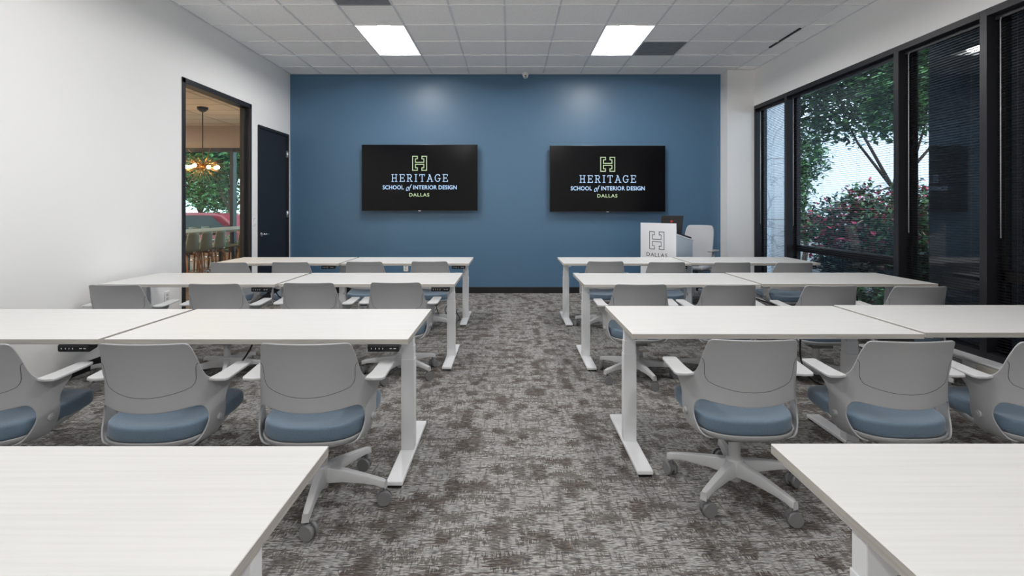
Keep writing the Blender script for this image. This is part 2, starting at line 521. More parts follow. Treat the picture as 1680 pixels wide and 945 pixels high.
for y in yl[1:-1]: w.box(XL, XR, y - .011, y + .011, ZC - .004, ZC + .0078, 2)
w.box(XL, XL + .02, YB, YF, ZC - .001, ZC + .008, 1); w.box(XR - .02, XR, YB, YF, ZC - .001, ZC + .008, 1)
w.box(XL, XR, YF - .02, YF, ZC - .0015, ZC + .008, 1)
w.box(XL - .1, XR + .2, YB - .1, YF + .1, ZC + .2, ZC + .25)
struct('ceiling', w, [M['tile'], M['tbar'], M['tbar_x']])

# glass partition in the left wall
w5 = thing('window_5', None, None); w5['kind'] = 'structure'
fr = MB()
fr.box(XL - .13, XL + .012, WY0, WY0 + .055, 0, WZ)
fr.box(XL - .13, XL + .012, WY1 - .055, WY1, 0, WZ)
fr.box(XL - .13, XL + .012, WY0, WY1, WZ - .06, WZ)
fr.box(XL - .13, XL + .012, WY0, WY1, 0, .06)
fr.box(XL - .09, XL - .05, WY1 - .10, WY1 - .05, .06, WZ - .06)
fr.build('window_frame', M['frame'], w5, bevel=.003)
MB().box(XL - .075, XL - .067, WY0 + .05, WY1 - .05, .05, WZ - .05).build('window_pane', M['clearglass'], w5)

# door
d = thing('door_1', None, None); d['kind'] = 'structure'
MB().box(XL - .055, XL - .010, DY0 + .03, DY1 - .03, .008, DZ - .03).build('door_leaf', M['black'], d, bevel=.002)
MB().box(XL - .12, XL + .012, DY0 - .012, DY0 + .027, 0, DZ).box(XL - .12, XL + .012, DY1 - .027, DY1 + .012, 0, DZ).box(XL - .12, XL + .012, DY0, DY1, DZ - .027, DZ + .012).build('door_frame', M['frame'], d, bevel=.002)
h = MB()
h.cyl((XL - .01, 7.50, 1.02), (XL + .005, 7.50, 1.02), .032, n=24)
h.cyl((XL, 7.50, 1.02), (XL + .055, 7.50, 1.02), .011)
h.tube([(XL + .055, 7.495, 1.02), (XL + .058, 7.54, 1.022), (XL + .056, 7.60, 1.02), (XL + .052, 7.625, 1.018)], [.011, .010, .009, .008])
h.build('door_handle', M['chrome'], d)
for z in (2.28, 1.31, .30):
    MB().cyl((XL + .006, DY1 - .03, z - .055), (XL + .006, DY1 - .03, z + .055), .010).box(XL - .004, XL + .002, DY1 - .075, DY1 - .02, z - .055, z + .055).build('hinge', M['chrome'], d)

# right-hand windows ----------------------------------------------------
WB, WT = .17, 3.04
wy = [8.20, 7.265, 5.19, 4.235, 2.16, 1.2]
MUL = .065
def mullion(fr, y):
    fr.box(XR - .004, XR + .175, y - MUL / 2, y + MUL / 2, WB, WT)
for i in range(5):
    y1, y0 = wy[i], wy[i + 1]
    win = thing('window_%d' % (i + 1 if i < 4 else 6), None, None); win['kind'] = 'structure'
    fr = MB()
    if i == 0: fr.box(XR - .004, XR + .175, y1 - .03, y1, WB, WT)
    mullion(fr, y0)
    ya, yb = y0 + MUL / 2, (y1 - MUL / 2 if i else y1 - .03)
    fr.box(XR - .004, XR + .175, ya, yb, WT - .06, WT)
    fr.box(XR - .004, XR + .175, ya, yb, WB - .07, WB + .05)
    fr.box(XR + .12, XR + .175, ya, ya + .03, WB + .05, WT - .06)
    fr.box(XR + .12, XR + .175, yb - .03, yb, WB + .05, WT - .06)
    if i in (1, 3): fr.box(XR + .12, XR + .175, ya, yb, .80, .89)
    fr.build('window_frame', M['frame'], win, bevel=.002)
    MB().box(XR + .150, XR + .157, ya + .01, yb - .01, WB + .03, WT - .04).build('window_pane', M['glass'], win)
    if i > 3: continue
    names = ['narrow black mini blind in the slim window beside the corner pillar',
             'wide black mini blind in front of the leafy window with pink blossom',
             'black mini blind on the window showing the reflected television',
             'black mini blind in the nearest window at the right edge of the photo']
    bl = thing('window_blind', names[i], 'blind', (4.0, (ya + yb) / 2, 0), group='mini blinds in the right-hand windows')
    L2 = (yb - ya) / 2 - .006
    sl = MB(); z = WB + .09
    while z < WT - .10:
        sl.add([(-.0125, -L2, z), (0, -L2, z + .0022), (.0125, -L2, z), (-.0125, L2, z), (0, L2, z + .0022), (.0125, L2, z)], [(0, 1, 4, 3), (1, 2, 5, 4)], 0, True)
        z += .0240
    sl.build('slats', mats := M['frame'], bl)
    MB().box(-.02, .02, -L2, L2, WT - .098, WT - .062).build('headrail', M['frame'], bl, bevel=.002)
    MB().box(-.012, .012, -L2, L2, WB + .062, WB + .078).build('bottom_rail', M['frame'], bl, bevel=.003)
    co = MB()
    for yy in ([-L2 + .15, L2 - .15] if L2 < .6 else [-L2 + .18, -.35, .35, L2 - .18]):
        for xx in (-.0135, .0135): co.cyl((xx, yy, WB + .07), (xx, yy, WT - .09), .0009, n=5)
    co.build('ladder_cord', mat('grey_cord', (.10, .10, .10), .8), bl)
    MB().cyl((-.024, L2 - .05, 2.93), (-.026, L2 - .055, 1.16), .0045, n=8).cyl((-.018, L2 - .05, 2.95), (-.024, L2 - .05, 2.925), .003, n=6).build('tilt_wand', mat('clear_plastic_wand', (.45, .47, .50), .2), bl)

# convector cover under the windows
cv = MB().box(3.80, 3.918, YB, 8.185, .02, .150).box(3.785, 3.918, YB, 8.185, .150, .166)
o = cv.build('convector_cover', M['white'], None, bevel=.003)
tag(o, 'long low white convector cover running along the floor under the windows', 'heater')
MB().box(3.783, 3.7865, 3.80, 4.15, .04, .145).build('end_plate', mat('cream_plate', (.60, .58, .50), .5), o)
g = MB()
for k in range(7): g.box(3.797, 3.801, 4.30, 7.9, .045 + k * .013, .050 + k * .013)
g.build('grille', M['dark'], o)

# ================================================================= OUTSIDE
struct('ground', MB().box(-40, 40, 8.6, 60, -.75, -.65).box(4.12, 40, -20, 8.6, -.75, -.65), M['asphalt'])
struct('ground_bed', MB().box(4.12, 9.5, -6, 14, -.65, -.12), M['ground'])
w = MB().box(4.3, 4.72, 8.42, 9.3, -.1, 6)
for z in (1.22, 2.22, 3.22): w.box(4.298, 4.722, 8.418, 9.3, z - .006, z + .006, 1)
struct('pillar_outside', w, [M['stone'], M['vent']])
struct('pillar_dark', MB().box(4.42, 5.4, -3, 5.40, -.3, 6), M['pier_dark'])

def foliage(n, blobs, size, mi_w, seed):
    r = random.Random(seed); mb = MB()
    tot = sum(b[3] * b[4] * b[5] for b in blobs)
    for b in blobs:
        cx, cy, cz, rx, ry, rz = b
        k = int(n * rx * ry * rz / tot)
        for _ in range(k):
            while 1:
                u = Vector((r.uniform(-1, 1), r.uniform(-1, 1), r.uniform(-1, 1)))
                if u.length < 1: break
            u *= (.55 + .45 * r.random()) if u.length > .5 else 1
            p = Vector((cx + u.x * rx, cy + u.y * ry, cz + u.z * rz))
            s = size * r.uniform(.6, 1.3)
            R = Matrix.Rotation(r.uniform(0, 6.28), 3, 'Z') @ Matrix.Rotation(r.uniform(-1.0, 1.0), 3, 'X') @ Matrix.Rotation(r.uniform(0, 6.28), 3, 'Z')
            q = [R @ Vector(v) for v in ((-s, 0, 0), (0, -s * .45, s * .08), (s, 0, 0), (0, s * .45, s * .08))]
            mi = r.choices(range(len(mi_w)), mi_w)[0]
            mb.add([p + v for v in q], [(0, 1, 2, 3)], mi)
    return mb
def tree(name, label, cat, base, h, blobs, n, size, mats, wts, seed, group=None, tr=.09):
    t = thing(name, label, cat, base, group=group)
    r = random.Random(seed + 50); tb = MB()
    top = Vector((0, 0, h))
    tb.tube([(0, 0, 0), (r.uniform(-.1, .1), r.uniform(-.1, .1), h * .5), tuple(top)], [tr, tr * .8, tr * .55], n=8)
    for b in blobs:
        c = Vector(b[:3])
        mid = top.lerp(c, .5) + Vector((r.uniform(-.15, .15), r.uniform(-.15, .15), 0))
        tb.tube([tuple(top - Vector((0, 0, .1))), tuple(mid), tuple(c)], [tr * .5, tr * .33, tr * .12], n=6)
    tb.build('trunk', M['trunk'], t)
    foliage(n, blobs, size, wts, seed).build('foliage', mats, t)
    return t
G3 = [M['leaf'], M['leaf3'], M['leaf2']]
tree('tree', 'large dark green tree with a high canopy outside the wide window', 'tree', (9.0, 12.0, -.65), 2.6,
     [(-1.2, .2, 4.6, 1.7, 1.6, 1.3), (.8, .3, 4.8, 1.8, 1.6, 1.4), (-.2, -.6, 5.6, 2.2, 2.0, 1.2), (-2.2, -.6, 5.2, 1.3, 1.3, 1.1), (2.4, 0, 5.1, 1.3, 1.4, 1.1)], 15000, .10, G3, (5, 3, 2), 1, tr=.08)
tree('tree', 'pale green tree further off at the left side of the wide window', 'tree', (8.9, 15.6, -.65), 1.8,
     [(-.4, 0, 2.6, .8, .9, 1.1), (.2, .2, 3.6, .9, .8, 1.0), (-.1, -.2, 1.5, .7, .7, .7)], 6000, .08, [M['leaf2'], M['leaf'], M['leaf3']], (5, 4, 1), 2)
tree('tree', 'slim green tree outside the window with the reflected television', 'tree', (6.9, 8.9, -.3), 2.2,
     [(-.2, 0, 3.5, .8, .8, .8), (.5, .1, 4.2, 1.0, .9, .9), (.1, .1, 5.0, 1.0, .9, .8)], 6000, .07, G3, (5, 3, 3), 3, tr=.05)
def shrub(base, sc, label, seed, mats, wts, n, group, size=.05, name='flowering_shrub', cat='shrub'):
    b = [(0, 0, .9 * sc, .55 * sc, .5 * sc, .5 * sc), (-.35 * sc, .1, 1.2 * sc, .4 * sc, .4 * sc, .4 * sc), (.4 * sc, 0, 1.15 * sc, .45 * sc, .4 * sc, .45 * sc), (.05, -.1, 1.5 * sc, .4 * sc, .35 * sc, .3 * sc)]
    return tree(name, label, cat, base, .5 * sc, b, n, size, mats, wts, seed, group, tr=.03 * sc)
FM = [M['flower'], M['leaf'], M['leaf3'], M['leaf2']]
gsh = 'pink crape myrtles outside the windows'
shrub((5.45, 8.35, -.12), 1.0, 'pink flowering shrub at the left edge of the wide window', 11, FM, (3, 5, 4, 1), 3500, gsh)
shrub((6.1, 9.0, -.12), 1.15, 'tall pink flowering shrub behind the middle of the wide window', 12, FM, (2.4, 5, 4, 1), 4000, gsh)
shrub((6.0, 7.9, -.12), 1.15, 'pink flowering shrub near the right edge of the wide window', 13, FM, (2.4, 5, 4, 2), 4000, gsh)
shrub((5.6, 7.0, -.12), 1.05, 'pink flowering shrub seen left of the dark stone pier', 14, FM, (2, 5, 4, 2), 3500, gsh)
gd = 'low dark hedge plants outside the windows'
for i, (x, y, s, lb) in enumerate(((5.0, 7.6, .62, 'low dark hedge plant at the left of the wide window'), (5.5, 7.2, .66, 'low dark hedge plant in the middle of the wide window'),
                                 (5.3, 6.5, .62, 'low dark hedge plant at the right of the wide window'), (6.4, 8.1, .75, 'dark hedge plant standing behind the others'))):
    shrub((x, y, -.15), s, lb, 20 + i, [M['leaf3'], M['leaf']], (6, 1), 2600, gd, .045, 'hedge_plant', 'plant')
gl = 'bright green ground cover plants by the window'
for i, (x, y, lb) in enumerate(((4.55, 7.0, 'bright green leafy plant low outside the wide window, far one'), (4.55, 6.45, 'bright green leafy plant low outside the wide window, middle one'), (4.6, 5.95, 'bright green leafy plant low outside the wide window, nearest one'))):
    shrub((x, y, -.15), .40, lb, 30 + i, [M['leaf2'], M['leaf'], M['flower']], (6, 2, .4), 1300, gl, .04, 'leafy_plant', 'plant')

# building across the street
b = thing('office_building', 'pale office building far beyond the trees across the street', 'building', (30, 36, -.65))
MB().box(-14, 8, 0, 6, 0, 8).build('facade', M['farwall'], b)

# ================================================================= LOUNGE beyond the glass
LX0, LX1, LY0, LY1 = -12.2, XL - .12, 2.2, 13.8
struct('floor_lounge', MB().box(LX0, LX1, LY0, LY1, -.1, 0).box(LX1, LX1 + .3, 8.6, LY1, -.1, 0), M['plank'])
w = MB().box(LX0, LX1, LY0, LY1 + .2, ZC + .006, ZC + .08).box(LX1, LX1 + .4, 8.6, LY1 + .2, ZC + .006, ZC + .08)
for k in range(7):
    x = -4.9 - 1.22 * k; w.box(x - .008, x + .008, LY0, LY1, ZC + .001, ZC + .007, 1)
for k in range(18):
    y = 13.4 - .61 * k; w.box(LX0, LX1, y - .006, y + .006, ZC + .002, ZC + .0065, 1)
struct('ceiling_lounge', w, [M['warm_tile'], M['warm_wall']])
w = MB()
w.box(LX0, LX1 + .5, LY1, LY1 + .2, 3.0, ZC + .1); w.box(LX0, LX1 + .5, LY1, LY1 + .2, 0, .22)
w.box(LX0 - .15, LX0, LY0, LY1 + .2, 0, ZC + .1); w.box(LX0, LX1, LY0 - .15, LY0, 0, ZC + .1)
w.box(-3.35, -3.2, 8.6, LY1 + .2, 0, ZC + .1)
struct('wall_lounge', w, M['warm_wall'])
struct('trim_sill', MB().box(LX0, -3.4, LY1 - .12, LY1, 0, .22), mat('tan_sill', (.22, .165, .125), .6))
win = thing('window_7', None, None); win['kind'] = 'structure'
fr = MB().box(LX0, -3.35, LY1 - .02, LY1 + .12, 2.93, 3.03).box(LX0, -3.35, LY1 - .02, LY1 + .12, .20, .28)
for x in (-11.6, -9.35, -7.48, -5.9, -4.2): fr.box(x - .04, x + .05, LY1 - .04, LY1 + .14, .24, 3.0)
fr.build('window_frame', M['frame'], win)
MB().box(LX0, -3.35, LY1 + .05, LY1 + .058, .25, 2.98).build('window_pane', glass('lounge_window_glass', (.70, .82, .82), 1.45), win)

# lamps added to brighten the lounge, kept out of view through the glass
gl = 'added square fill lights in the lounge ceiling, out of view'
for i, (x, y) in enumerate(((-7.4, 4.0), (-9.4, 5.6), (-10.9, 8.5), (-10.9, 12.0))):
    t = thing('ceiling_light', 'warm square fill light added out of view in the lounge ceiling', 'ceiling light', (x, y, ZC), group=gl)
    MB().box(-.3, .3, -.3, .3, -.004, .004).build('lens', M['lounge_fill'], t)
    MB().box(-.33, -.3, -.33, .33, -.012, .005).box(.3, .33, -.33, .33, -.012, .005).box(-.3, .3, -.33, -.3, -.012, .005).box(-.3, .3, .3, .33, -.012, .005).build('frame', M['white'], t)

# chandelier
ch = thing('chandelier', 'burst chandelier with thin brass spikes and glowing bulbs in the lounge', 'chandelier', (-6.75, 11.26, 0))
MB().lathe([(0, ZC - .0), (.11, ZC - .0), (.105, ZC - .04), (.06, ZC - .085), (.02, ZC - .10), (0, ZC - .10)]).build('canopy', M['black'], ch)
MB().cyl((0, 0, 2.40), (0, 0, ZC - .09), .011, n=8).build('stem', M['black'], ch)
MB().lathe([(0, 2.24), (.06, 2.26), (.08, 2.31), (.06, 2.37), (0, 2.39)]).build('hub', M['brass'], ch)
sp = MB(); r = random.Random(4)
for i in range(130):
    a = r.uniform(0, 2 * PI); e = r.gauss(0, .42); L_ = r.uniform(.34, .56)
    dv = Vector((math.cos(a) * math.cos(e), math.sin(a) * math.cos(e), math.sin(e)))
    sp.cyl(Vector((0, 0, 2.315)) + dv * .06, Vector((0, 0, 2.315)) + dv * L_, .0028, n=4)
sp.build('spikes', M['brass'], ch)
for k in range(7):
    a = 2 * PI * k / 7 + .25; p = Vector((math.cos(a) * .30, math.sin(a) * .30, 2.31 + .02 * math.sin(3 * k)))
    bb = MB(); bb.lathe([(0.001, -.04), (.03, -.028), (.04, 0), (.03, .028), (.001, .04)], p, n=12)
    bb.build('bulb', M['bulb'], ch)
    MB().cyl((0, 0, 2.315), p, .006, n=6).build('arm', M['brass'], ch)

# counter-height table and stools
t = thing('counter_table', 'long counter-height table with pale top and oak edge in the lounge', 'table', (-6.5, 10.9, 0))
MB().box(-.5, .5, -2.4, 2.1, .925, .945).build('tabletop', mat('grey_green_top', (.30, .31, .29), .35), t, bevel=.003)
MB().box(-.503, .503, -2.403, 2.103, .895, .925).build('edge', M['woodtop'], t)
for yy in (-2.0, 0, 1.8): MB().box(-.42, .42, yy - .03, yy + .03, .84, .895).box(-.38, -.32, yy - .03, yy + .03, 0, .84).box(.32, .38, yy - .03, yy + .03, 0, .84).build('leg', M['black'], t)

def make_stool():
    t = thing('bar_stool', '', 'stool', group='sage green stools around the lounge table')
    # one-piece bucket shell: seat curving up into the back; faces -x, back at +x
    prof = [(-.20, .60), (-.17, .612), (-.08, .605), (.04, .60), (.12, .605), (.17, .635), (.195, .70), (.205, .80), (.215, .90), (.222, .965)]
    mb = MB(); ncol = 9; V = []
    for i, (x, z) in enumerate(prof):
        hw = .205 if i < 6 else .205 - .012 * (i - 5)
        for j in range(ncol):
            u = -1 + 2 * j / (ncol - 1)
            V.append((x - (.045 * u * u if i > 5 else 0), u * hw, z + (.03 * u * u if i <= 5 else 0)))
    F = [(i * ncol + j, i * ncol + j + 1, (i + 1) * ncol + j + 1, (i + 1) * ncol + j) for i in range(len(prof) - 1) for j in range(ncol - 1)]
    mb.add(V, F, 0, True)
    o = mb.build('seat_shell', M['sage'], t)
    m = o.modifiers.new('s', 'SUBSURF'); m.levels = 1; m.render_levels = 1
    m = o.modifiers.new('t', 'SOLIDIFY'); m.thickness = .012
    bake(o)
    for sx in (-1, 1):
        for sy in (-1, 1):
            MB().tube([(sx * .06, sy * .06, .585), (sx * .125, sy * .125, .575), (sx * .155, sy * .15, .53), (sx * .20, sy * .19, 0)], [.014, .016, .018, .012], n=8).build('leg', M['wood'], t)
    k = .18
    MB().tube([(-k, -k + .01, .24), (k, -k + .01, .24), (k, k - .01, .24), (-k, k - .01, .24)], .007, n=6, closed=True).build('footrest', M['chrome'], t)
    return t
st0 = make_stool()
stools = [(-5.78, 9.08, 0, 'sage green stool near side of the lounge table, cut by left frame'),
          (-5.78, 9.50, 0, 'sage green stool, second from the left on the near side of the table'),
          (-5.78, 9.95, 0, 'sage green stool, third from the left on the near side of the table'),
          (-5.78, 10.75, .12, 'sage green stool standing apart to the right, near side of the table'),
          (-5.78, 11.3, 0, 'sage green stool half hidden behind the right glass frame'),
          (-7.18, 11.35, PI, 'sage green stool across the lounge table, leftmost back showing'),
          (-7.18, 11.9, PI, 'sage green stool across the lounge table, middle back showing'),
          (-7.18, 12.38, PI, 'sage green stool across the lounge table, rightmost back showing')]
for i, (x, y, rz, lb) in enumerate(stools):
    if i == 0: st0.location = (x, y, 0); st0.rotation_euler.z = rz; st0['label'] = lb
    else: dup(st0, (x, y, 0), rz, lb)

# red pickup outside the lounge
tk = thing('pickup_truck', 'red pickup truck parked outside the lounge window', 'truck', (-11.2, 18.5, -.65))
body = [(-2.6, .35), (2.2, .35), (2.45, .55), (2.45, .95), (2.25, 1.10), (1.35, 1.22), (-2.65, 1.30), (-2.7, .6)]
R_ = Matrix.Rotation(PI / 2, 4, 'X')
MB().prism(body, -1.9, 0, 0, R_).build('body', M['truck'], tk, bevel=.05, seg=3)
cab = [(-2.3, 1.24), (1.40, 1.20), (.72, 1.80), (.45, 1.87), (-2.15, 1.90), (-2.35, 1.7)]
MB().prism(cab, -1.78, -.12, 0, R_).build('cab', M['truck'], tk, bevel=.06, seg=3)
for poly in ([(-2.2, 1.30), (-.62, 1.28), (-.82, 1.80), (-2.15, 1.80)], [(-.42, 1.28), (1.10, 1.27), (.50, 1.78), (-.55, 1.80)]):
    MB().prism(poly, .0 + .105, .125, 0, R_).build('car_window', M['carglass'], tk)
for x in (-1.7, 1.55):
    for yy in (.0, 1.7): MB().cyl((x, yy, .37), (x, yy + .2, .37), .37, n=28).build('wheel', M['tyre'], tk)
MB().box(1.0, 1.2, -.22, -.02, 1.28, 1.42).build('wing_mirror', M['tyre'], tk, bevel=.02)
gt = 'green trees outside the lounge window'
tree('tree', 'leafy green tree behind the truck, seen left through the lounge window', 'tree', (-16.9, 28.0, -.65), 1.8,
     [(0, 0, 3.4, 2.2, 2.0, 1.6), (1.2, -.4, 2.6, 1.6, 1.6, 1.1), (-1.4, 0, 4.4, 2.0, 2.0, 1.5), (1.0, .4, 5.2, 2.2, 2, 1.6)], 14000, .13, [M['leaf2'], M['leaf'], M['leaf3']], (5, 5, 1), 41, gt, .12)
tree('tree', 'leafy green tree with forked trunk behind the truck, seen right through the lounge window', 'tree', (-12.0, 22.0, -.65), 2.0,
     [(-.2, 0, 3.9, 1.9, 1.8, 1.3), (1.6, .2, 4.0, 1.6, 1.6, 1.3), (.4, .3, 5.6, 2.4, 2.0, 1.6), (-1.6, 0, 5.0, 1.5, 1.5, 1.2)], 12000, .12, G3, (5, 2, 4), 42, gt, .12)
for i, x in enumerate((-9.2, -8.2, -7.3)):
    shrub((x, 14.9, -.6), .72, ['yellow-green shrub under the lounge window, left one', 'yellow-green shrub under the lounge window, middle one', 'yellow-green shrub under the lounge window, right one'][i], 60 + i,
          [M['yellowflower'], M['leaf2'], M['leaf']], (3, 4, 2), 1600, 'low shrubs under the lounge window', .04, 'leafy_shrub', 'shrub')

# ================================================================= CEILING FITTINGS
def make_light():
    t = thing('ceiling_light', '', 'ceiling light', group='recessed troffers in the tiled ceiling')
    W, L_ = .585, 1.195
    hw, hl = W / 2, L_ / 2
    fr = MB()
    for a in ((-.305, -hw, -.61, .61), (hw, .305, -.61, .61), (-hw, hw, -.61, -hl), (-hw, hw, hl, .61)):
        fr.box(a[0], a[1], a[2], a[3], -.004, .006)
    fr.build('frame', M['white'], t)
    # curved white reflector wings either side of the lens
    rf = MB(); n = 6
    for s in (-1, 1):
        V = []
        for i in range(n + 1):
            u = i / n
            x = s * (hw - u * (hw - .075)); z = .002 + .075 * math.sin(u * PI / 2)
            V += [(x, -hl, z), (x, hl, z)]
        rf.add(V, [(2 * i, 2 * i + 1, 2 * i + 3, 2 * i + 2) for i in range(n)], 0, True)
    for s in (-1, 1): rf.add([(-hw, s * hl, 0), (hw, s * hl, 0), (hw, s * (hl), .10), (-hw, s * hl, .10)], [(0, 1, 2, 3)])
    rf.box(-hw, hw, -hl, hl, .10, .105)
    rf.build('reflector', M['reflector'], t)
    ln = MB(); V = []
    for i in range(7):
        a = PI * i / 6
        x, z = -.078 * math.cos(a), .078 - .045 * math.sin(a)
        V += [(x, -hl + .01, z), (x, hl - .01, z)]
    ln.add(V, [(2 * i, 2 * i + 1, 2 * i + 3, 2 * i + 2) for i in range(6)], 0, True)
    ln.build('lens', M['lens'], t)
    return t
l0 = make_light()
lab = ['lit recessed ceiling troffer above the right-hand television', 'lit recessed ceiling troffer above the left-hand television',
       'lit ceiling troffer right of the aisle, over the desks nearest the camera', 'lit ceiling troffer left of the aisle, over the desks nearest the camera',
       'lit ceiling troffer behind the camera, window side', 'lit ceiling troffer behind the camera, lounge side']
for i, (k, j) in enumerate(LIGHTS):
    loc = (cell_x(k) + .305, row_y(j + 1), ZC)
    if i == 0: l0.location = loc; l0['label'] = lab[0]
    else: dup(l0, loc, 0, lab[i])
for i, (k, j) in enumerate(VENTS):
    t = thing('ceiling_vent', ['grey square return vent in the ceiling beside the right troffer', 'grey square return vent in the ceiling nearer than the left troffer'][i], 'vent', (cell_x(k) + .305, row_y(j) - .305, ZC), group='grey return vents in the ceiling')
    MB().box(-.29, .29, -.29, .29, -.001, .012).build('face_plate', M['vent'], t)
    MB().box(-.305, -.29, -.305, .305, -.004, .01).box(.29, .305, -.305, .305, -.004, .01).box(-.29, .29, -.305, -.29, -.004, .01).box(-.29, .29, .29, .305, -.004, .01).build('frame', M['tbar'], t)
o = MB().box(3.572, 3.600, 6.31, 7.06, ZC - .007, ZC + .012).build('slot_diffuser', M['dark'], None)
tag(o, 'narrow black slot air diffuser in the ceiling near the windows', 'vent')
# dome camera
t = thing('security_camera', 'small white dome security camera on the ceiling above the blue wall', 'camera', (.26, 8.36, ZC))
MB().lathe([(0, 0), (.055, 0), (.055, -.022), (.052, -.04), (.040, -.075), (.022, -.094), (.001, -.1)], n=24).build('housing', M['plate'], t)
MB().cyl((0, -.036, -.058), (0, -.052, -.066), .012).build('lens', M['dark'], t)
MB().box(-.018, .018, -.036, -.028, -.092, -.084).build('vent_slot', M['dark'], t)

# ================================================================= WALL FITTINGS
def make_tv():
    t = thing('television', '', 'television', group='wall-mounted televisions on the blue wall')
    W, H = 1.89, 1.083
    MB().box(-W / 2, W / 2, 0, .035, -H / 2, H / 2).build('bezel', mat('dark_bezel', (.02, .02, .022), .25), t, bevel=.004)
    MB().box(-W / 2 + .006, W / 2 - .006, -.002, 0, -H / 2 + .012, H / 2 - .006).build('screen', M['screen'], t)
    MB().box(-.5, .5, .035, .06, -.35, .3).build('rear_housing', M['dark'], t, bevel=.01)
    MB().box(-.35, .35, .06, .105, -.2, .2).build('wall_bracket', M['dark'], t)
    MB().box(-.022, .022, -.004, 0, -H / 2 - .004, -H / 2 + .006).build('maker_mark', M['chrome'], t)
    s = 8.36 / 840
    mt = Matrix.Translation((0, -.0028, 0)) @ Matrix.Rotation(PI / 2, 4, 'X')
    cy = 291.7
    e = MB(); emblem(e, 0, (cy - 268) * s, 23 * s, .0125, 0, mt)
    e.build('logo_emblem', M['ic_green'], t); e = MB()
    fit_text(e, 'DALLAS', -.006, (cy - 322.4) * s, 33 * s, 5.6 * s, 0, 1.15, 0, .012, mt)
    e.build('city_lettering', M['ic_green'], t)
    b = MB(); slab_word(b, 'HERITAGE', 0, (cy - 298.3) * s, 93 * s, 12.4 * s, 0, mt)
    fit_text(b, 'SCHOOL', (645 - 688.3) * s, (cy - 310.6) * s, 34.7 * s, 6.6 * s, 0, 1.05, 0, .018, mt)
    fit_text(b, 'of', (670.7 - 688.3) * s, (cy - 313.3) * s, 9.6 * s, 10.6 * s, 0, 1.0, .45, .0, mt)
    fit_text(b, 'INTERIOR DESIGN', (713.4 - 688.3) * s, (cy - 310.6) * s, 71.5 * s, 6.6 * s, 0, 1.05, 0, .018, mt)
    b.build('blue_lettering', M['ic_blue'], t)
    return t
tv = make_tv()
tv.location = (-1.468, 8.36, 1.901); tv['label'] = 'wall-mounted television showing the green and blue school logo, left of the aisle'
dup(tv, (1.602, 8.36, 1.885), 0, 'wall-mounted television showing the school logo, on the right above the lectern')

def outlet(loc, rz, label, kind='outlet'):
    t = thing('wall_outlet' if kind == 'outlet' else 'light_switch', label, kind, loc, rz)
    MB().box(-.038, .038, -.008, 0, -.06, .06).build('cover_plate', M['plate'], t, bevel=.002)
    if kind == 'outlet':
        for z in (-.02, .02): MB().box(-.016, .016, -.010, -.007, z - .014, z + .014).build('socket', mat('socket_grey', (.5, .5, .5), .4), t, bevel=.001)
    else:
        MB().box(-.016, .016, -.013, -.007, -.033, .033).build('rocker', M['white'], t, bevel=.002)
outlet((-1.715, YF, .42), 0, 'white power outlet low on the blue wall under the left television')
outlet((XL, 5.42, .465), PI / 2, 'white power outlet low on the left wall beside the glass partition')
outlet((XL, 7.285, 1.215), PI / 2, 'white light switch on the strip between glass partition and door', 'light switch')

# ================================================================= DESKS
def make_desk():
    t = thing('desk', '', 'desk', group='white height-adjustable desks in rows')
    W, D, T, H = 1.515, .762, .027, .75
    o = MB().box(-W / 2, W / 2, -D / 2, D / 2, H - T, H).build('tabletop', [M['lam'], M['edge']], t, bevel=.0015, seg=1)
    for p in o.data.polygons:
        p.material_index = 0 if abs(p.normal.z) > .6 else 1
    # steel frame under the top
    MB().box(-.66, .66, -.05, .05, H - T - .04, H - T).build('crossbar', M['white'], t, bevel=.003)
    return t
def add_legs(t, s):
    """s=+1: left block (aisle side at +x), s=-1: right block"""
    H = .723
    for x in ((W2 := .7575) * s - s * .072, -W2 * s + s * .135):
        lg = MB()
        lg.box(x - .0375, x + .0375, -.030, .030, .034, .545)
        lg.box(x - .0345, x + .0345, -.027, .027, .545, .622)
        lg.box(x - .0315, x + .0315, -.024, .024, .622, H)
        l = lg.build('leg', M['white'], t, bevel=.0025)
        MB().box(x - .028, x + .028, -.31, .31, H - .022, H).build('bracket', M['white'], l, bevel=.002)
        MB().box(x - .042, x + .042, -.37, .37, .012, .034).build('foot', M['white'], l, bevel=.005)
        for y in (-.345, .345): MB().box(x - .034, x + .034, y - .02, y + .02, 0, .0125).build('foot_pad', M['dark'], l)
    cp = MB()
    x = .7575 - .125
    prof = [(-.379, -.034), (-.372, -.040), (-.325, -.030), (-.310, -.001), (-.372, -.001), (-.379, -.008)]
    Vp = [(x + q, y_, H + z_) for q in (-.078, .078) for y_, z_ in prof]
    cp.add(Vp, [tuple(range(6)), tuple(reversed(range(6, 12)))] + [(i, i + 6, (i + 1) % 6 + 6, (i + 1) % 6) for i in range(6)])
    c = cp.build('control_panel', M['ctl'], t, bevel=.003, fix=True)
    kk = MB()
    for q in (-.058, -.038, -.020, -.002): kk.box(x + q - .002, x + q + .002, -.3800, -.3786, H - .025, H - .018)
    for q in (.038, .058): kk.box(x + q - .006, x + q + .006, -.3800, -.3786, H - .023, H - .019)
    kk.build('button_marks', M['ic_white'], c)
dl = make_desk(); add_legs(dl, 1)
dr = make_desk(); add_legs(dr, -1)
rows = [('front row', 6.44), ('second row', 4.785), ('third row', 2.93), ('nearest row', 1.02)]
rowsR = [('front row', 6.435), ('second row', 4.765), ('third row', 3.035), ('nearest row', 1.035)]
edgeL = [-.48, -.472, -.505, -.495]
edgeR = [.636, .637, .636, .722]
used = {'l': False, 'r': False}
